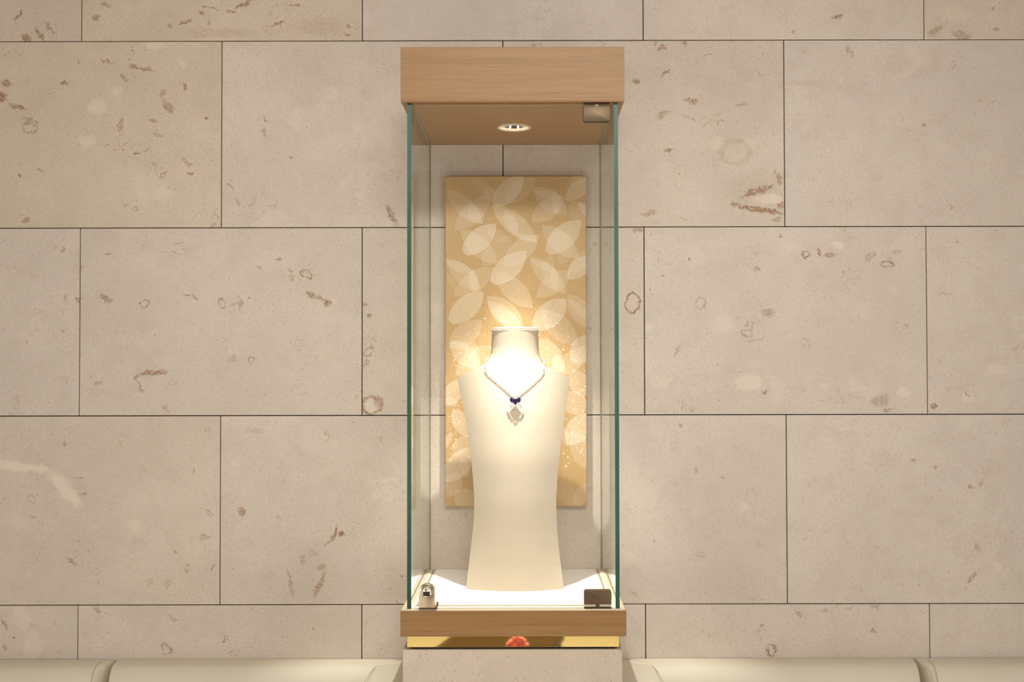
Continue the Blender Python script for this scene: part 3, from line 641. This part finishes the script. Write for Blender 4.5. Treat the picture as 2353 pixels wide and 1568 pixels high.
for side, pts in (('l', LS), ('r', RS)):
    q = resample(pts, 4.4); n_ = len(q)
    for i, p in enumerate(q):
        P3 = on_bust(p[0], p[1], .0034+.0016*i/n_); n0 = bust_n(P3); P3 = P3+Vector((n0.x, 0, n0.z)).normalized()*(.0050*min(1.0, math.hypot(n0.x, n0.z)*1.3))*max(0.0, 1-i/(n_*.45))
        o = bpy.data.objects.new('diamond_link', link_me); COL.objects.link(o); o.parent = neck; o.matrix_parent_inverse = WORLD[neck.name].inverted()
        nn = bust_n(P3); P3b = on_bust(*(q[min(i+1, n_-1)] if i < n_-1 else q[i-1]), .0032); t = (P3b-P3).normalized()*(1 if i < n_-1 else -1)
        zax = (t.cross(nn) if side == 'r' else nn.cross(t)).normalized()
        if zax.z < 0: zax = -zax
        zax = (zax+t*(-.35)).normalized()
        xax = zax.cross(nn).normalized()*-1; yax = zax.cross(xax).normalized()
        if yax.dot(nn) > 0: yax = -yax; xax = -xax
        sc = .85+.35*(i/n_)**2
        o.matrix_basis = Matrix(((xax.x*sc, yax.x*sc, zax.x*sc, P3.x), (xax.y*sc, yax.y*sc, zax.y*sc, P3.y), (xax.z*sc, yax.z*sc, zax.z*sc, P3.z), (0, 0, 0, 1)))
# the part of the chain that runs behind the neck
back = []
a, b_ = on_bust(1126, 824.5, .003), on_bust(1241.5, 827, .003)
for i in range(17):
    t = math.pi*i/16; st_ = math.sin(t)
    back.append(((a.x+b_.x)/2-(abs(b_.x-a.x)/2+.0045)*math.copysign(abs(math.cos(t))**.7, math.cos(t)), a.y+(-.069-a.y)*min(1, 1.35*st_)**.7, a.z+.003+(b_.z-a.z)*i/16+.012*st_))
obj('clasp_chain', tube(back, .0012, 6), DIA, neck)
# pendant hanging free in front of the leaning chest
PC = on_bust(1184, 921, .0125); TL = .42
HZ = [(0, .0042), (.0044, .0066), (.0095, .0070), (.0131, .0044), (.0133, .0003), (.0104, -.0038), (.0056, -.0078), (0, -.0112)]
heart = HZ+[(-x, z) for x, z in HZ[-2:0:-1]]
bm = bmesh.new()
g0 = [bm.verts.new((x, 0, z)) for x, z in heart]; g1 = [bm.verts.new((x*.62, -.0034, z*.62)) for x, z in heart]; bt = bm.verts.new((0, .006, -.001))
for k in range(len(g0)):
    j = (k+1) % len(g0); bm.faces.new([g0[k], g0[j], g1[j], g1[k]]); bm.faces.new([g0[j], g0[k], bt])
bm.faces.new(g1); bmesh.ops.recalc_face_normals(bm, faces=bm.faces)
bmesh.ops.translate(bm, verts=bm.verts, vec=PC)
for v_ in bm.verts: v_.co.y += TL*(v_.co.z-PC.z)
obj('blue_stone', bm, SAP, neck)['label'] = 'dark blue heart-shaped stone'
pd = bmesh.new(); rr = random.Random(5)
def at(x, y, z): return (PC.x+x, PC.y+y+TL*z-.0012, PC.z+z)
for k in range(15):                                           # collar of stones around the lower part of the heart
    a = math.radians(172+196*k/14); r = .0142
    r *= rr.uniform(.92, 1.12); gem(pd, at(r*1.08*math.cos(a), rr.uniform(-.0008, .0008), r*.86*math.sin(a)-.0005), (math.cos(a+rr.uniform(-.8, .8)), 0, math.sin(a+rr.uniform(-.8, .8))), rr.uniform(.0020, .0030), rr.uniform(.0012, .0019), .0013, (math.cos(a)*.3, -1, .1))
for k in range(13):
    a = math.radians(178+184*k/12); r = .0182
    gem(pd, at(r*1.0*math.cos(a), .003, r*.92*math.sin(a)-.001), (math.cos(a+.5), 0, math.sin(a+.5)), .0026, .0014, .0012, (math.cos(a)*.4, -1, .3))
for (x, z) in ((0, .0062), (-.0025, .0058), (.0026, .0058), (-.0008, .0095), (.0010, .0118), (-.0042, .0105), (.0046, .0105), (-.0085, .0120), (.0090, .0120), (-.0125, .0150), (.0130, .0150), (-.0075, .0160), (.0080, .0160)):
    gem(pd, at(x, .002 if z > .007 else -.0042, z), (rr.uniform(-1, 1), 0, 1), .0023, .0016, .0012, (x*30, -1, .2))
for (x, z) in ((-.004, -.0085), (.004, -.0085), (0, -.0125), (-.0065, -.006), (.0062, -.006), (-.0022, -.0105), (.0024, -.0108)):
    gem(pd, at(x, -.0032, z), (x*40, 0, -1), .0020, .0014, .0011, (x*20, -1, .3))
bmesh.ops.recalc_face_normals(pd, faces=pd.faces)
ps = obj('stone_cluster', pd, DIA, neck); ps['kind'] = 'stuff'; ps['label'] = 'cluster of clear stones set around the blue heart'

# ------------------------------------------------------------------ pedestal
ped = thing('pedestal', 'limestone pedestal under the glass case between the two cream sofas', 'pedestal', (XC, -.25, 0))
PST = stone_mat('limestone_pedestal', [])
px0, px1, pz = -.2063, .2637, .8985
for nm, a in (('front_slab', (px0, px1, -.4800, -.4600)), ('side_slab', (px0, px0+.020, -.4597, -.001)), ('side_slab', (px1-.020, px1, -.4597, -.001))):
    t = obj(nm, bx(*a, .001, pz, bev=.0022, seg=2), PST, ped); t.color = (.45, .60, rng.random(), 1)
t = obj('top_slab', bx(px0+.0203, px1-.0203, -.4597, -.001, pz-.022, pz-.0005), PST, ped); t.color = (.15, .35, .3, 1)

# ------------------------------------------------------------------ sofas
m, N, b = newmat('cream_leather'); P = N.pos()
N.t.links.new(N.mix(N.noise(P, 8.0, 2.0), lin(222, 215, 196), lin(217, 209, 188)), b.inputs['Base Color']); b.inputs['Roughness'].default_value = .5; b.inputs['Specular IOR Level'].default_value = .3
bp = N.n('ShaderNodeBump', {'Height': N.noise(P, 700., 3.), 'Strength': .08, 'Distance': .0008}); N.t.links.new(bp.outputs[0], b.inputs['Normal'])
LEATHER = m
PIPE = simple('leather_piping', lin(196, 182, 148), .5)
def rbox(x0, x1, y0, y1, z0, z1, r, seg=5): return bx(x0, x1, y0, y1, z0, z1, bev=r, seg=seg)
def back_bm(sg, xa, xb, rin, rout, zt=.7655):
    """upright back cushion, rolled top, ends rounded in plan; xa nearer the pedestal. x mirrored by sg about XC"""
    bm = bmesh.new(); secs = []
    prof = []
    D, Rr = .105, .050
    for i in range(9):
        a = math.radians(90*i/8); prof.append((-(D-Rr)-Rr*math.sin(a), zt-Rr+Rr*math.cos(a)))
    prof = [(-.002, zt-.0015), (-.03, zt)]+prof+[(-D-.008, .60), (-D-.012, .47), (-.06, .44), (-.002, .44)]
    xs = []
    for i in range(10): xs.append(xa+rin*(1-math.cos(math.pi/2*i/9)))
    for i in range(1, 8): xs.append(xa+rin+(xb-rout-xa-rin)*i/8)
    for i in range(10): xs.append(xb-rout+rout*math.sin(math.pi/2*i/9))
    for x in xs:
        s_ = 1.0
        if x < xa+rin: s_ = math.sqrt(max(0., 1-((xa+rin-x)/rin)**2))
        if x > xb-rout: s_ = math.sqrt(max(0., 1-((x-xb+rout)/rout)**2))
        sz = .72+.28*s_; sy = max(.12, s_) if True else s_
        secs.append([bm.verts.new((XC+sg*(x-XC)+(-.006 if sg < 0 else 0), min(y*(.12+.88*s_), -.002), zt-(zt-z)*1.0-(1-s_)*(.004+.10*max(0, -y-.03)))) for y, z in prof])
    for a, b_ in zip(secs, secs[1:]):
        nn = len(a)
        for i in range(nn): bm.faces.new([a[i], a[(i+1) % nn], b_[(i+1) % nn], b_[i]])
    bm.faces.new(secs[0]); bm.faces.new(secs[-1][::-1])
    bmesh.ops.recalc_face_normals(bm, faces=bm.faces); return bm, secs
def sofa(sg, label):
    X = lambda x: XC+sg*(x-XC)+(-.006 if sg < 0 else 0)
    t = thing('sofa', label, 'sofa', (X(1.15), -.4, 0), 'cream leather sofas along the stone wall')
    def B(a, b_): return (min(X(a), X(b_)), max(X(a), X(b_)))
    bm, s1 = back_bm(sg, .2925, 1.034, .085, .016); k = obj('back_cushion', bm, LEATHER, t, smooth=40)
    bm, s2 = back_bm(sg, 1.0405, 1.86, .030, .03); k2 = obj('back_cushion', bm, LEATHER, t, smooth=40)
    # piping near the gap end of the outer cushion
    xg = 1.0405+.024
    pp = [(X(xg), -.03, .7655), (X(xg), -.055, .7655)]+[(X(xg), -.055-.0500*math.sin(math.radians(a)), .7155+.0500*math.cos(math.radians(a))) for a in range(10, 91, 10)]+[(X(xg), -.112, .60), (X(xg), -.117, .47)]
    obj('seam', tube(pp, .0009, 6), PIPE, k2)
    # arm beside the pedestal; its inner edge meets the back in a curve
    arm = obj('arm', rbox(*B(.2660, .3800), -.72, -.004, .10, .7640, .016, 5), LEATHER, t, smooth=40)
    seam = [(.2665, -.0062), (.3012, -.0062), (.3185, -.0125), (.3330, -.0205), (.3475, -.0290), (.3590, -.0400), (.3665, -.0570), (.3710, -.0775), (.3765, -.1330), (.3792, -.24), (.3795, -.70)]
    obj('seam', tube([(X(x), y, .7628 if i > 4 else .7646) for i, (x, y) in enumerate(seam)], .0010, 6), PIPE, arm)
    for a, b_ in ((.3815, 1.034), (1.0405, 1.86)):
        obj('seat_cushion', rbox(*B(a, b_), -.74, -.12, .28, .44, .03, 4), LEATHER, t, smooth=40)
    obj('sofa_base', rbox(*B(.268, 1.86), -.72, -.01, .06, .279, .01, 2), LEATHER, t, smooth=40)
    for fx in (.32, 1.8):
        for fy in (-.66, -.08): obj('foot', bx(*B(fx-.02, fx+.02), fy-.02, fy+.02, .001, .062, bev=.003), BRONZE, t)
    obj('arm', rbox(*B(1.8605, 1.97), -.72, -.004, .10, .7640, .016, 5), LEATHER, t, smooth=40)
    return t
sofa(-1, 'cream leather sofa along the wall to the left of the stone pedestal')
sofa(1, 'cream leather sofa along the wall to the right of the stone pedestal')

# ------------------------------------------------------------------ low table with a rose in front of the case, seen mirrored in the brass
tb = thing('low_table', 'low dark wooden table in front of the case, seen only mirrored in the brass strip', 'table', (-.08, -2.55, 0))
TOPM = wood_mat('dark_walnut', lin(84, 64, 40), lin(70, 52, 32), lin(50, 36, 22))
tc, ta = Vector((-.08, -2.55, 0)), math.radians(14)
def trot(bm):
    bmesh.ops.rotate(bm, verts=bm.verts, cent=tc, matrix=Matrix.Rotation(ta, 3, 'Z')); return bm
obj('table_top', trot(bx(-.30, .14, -2.86, -2.24, .395, .42, bev=.003)), TOPM, tb)
for x in (-.27, .11):
    for y in (-2.83, -2.27): obj('leg', trot(bx(x-.02, x+.02, y-.02, y+.02, .001, .3948)), TOPM, tb)
VX, VY = .022, -2.33
vs = thing('rose', 'coral rose with green leaves in a small vase, mirrored in the brass strip', 'flower', (VX, VY, .42))
obj('vase', lathe([(0, .0005), (.018, .0005), (.021, .012), (.018, .03), (.013, .042), (.015, .05), (.012, .05), (.010, .042), (0, .038)], 32, (VX, VY, .42)), simple('white_porcelain', lin(225, 222, 214), .25), vs, smooth=40)
ROSE = simple('coral_petal', (.97, .52, .58, 1), .6); LEAFM = simple('green_leaf', (.16, .22, .03, 1), .5)
zr = .462
for ring_, (n_, r_, h_) in enumerate(((5, .040, .034), (5, .031, .042), (4, .021, .048), (3, .012, .052))):
    for k in range(n_):
        bm = bmesh.new(); a0 = 2*math.pi*k/n_+ring_*.6; g = []
        for i in range(5):
            row = []
            for j in range(5):
                a = a0+(j-2)/2*(1.0 if ring_ < 2 else 1.15); t = i/4
                r = r_*(.25+.75*math.sin(t*1.75))*(1+.05*abs(j-2)); row.append(bm.verts.new((VX+r*math.cos(a), VY+r*math.sin(a), zr-.02+h_*1.5*t-.004*abs(j-2)*t)))
            g.append(row)
        for i in range(4):
            for j in range(4): bm.faces.new([g[i][j], g[i][j+1], g[i+1][j+1], g[i+1][j]])
        bmesh.ops.solidify(bm, geom=list(bm.faces), thickness=.0012)
        obj('petal', bm, ROSE, vs, smooth='all')
obj('stem', tube([(VX, VY, .425), (VX+.002, VY, .44), (VX, VY, .452)], .003, 6), LEAFM, vs)
for (dx, dy, dz, an) in ((.062, .01, .050, .3), (.055, .03, .078, .9), (-.05, -.03, .03, 2.6)):
    bm = bmesh.new(); L_ = .042; c_, s_ = math.cos(an), math.sin(an); prv = None
    sp = [(t, .016*math.sin(math.pi*t)**.8) for t in [i/8 for i in range(9)]]
    up_ = [bm.verts.new((VX+dx*.35+c_*L_*t-s_*w, VY+dy*.35+s_*L_*t+c_*w, .39+dz+.02*t)) for t, w in sp]
    lo_ = [bm.verts.new((VX+dx*.35+c_*L_*t+s_*w, VY+dy*.35+s_*L_*t-c_*w, .39+dz+.02*t)) for t, w in sp]
    for i in range(8):
        q = list(dict.fromkeys([up_[i], up_[i+1], lo_[i+1], lo_[i]])); bm.faces.new(q)
    bmesh.ops.remove_doubles(bm, verts=bm.verts, dist=1e-5); bmesh.ops.solidify(bm, geom=list(bm.faces), thickness=.0008)
    obj('leaf', bm, LEAFM, vs)
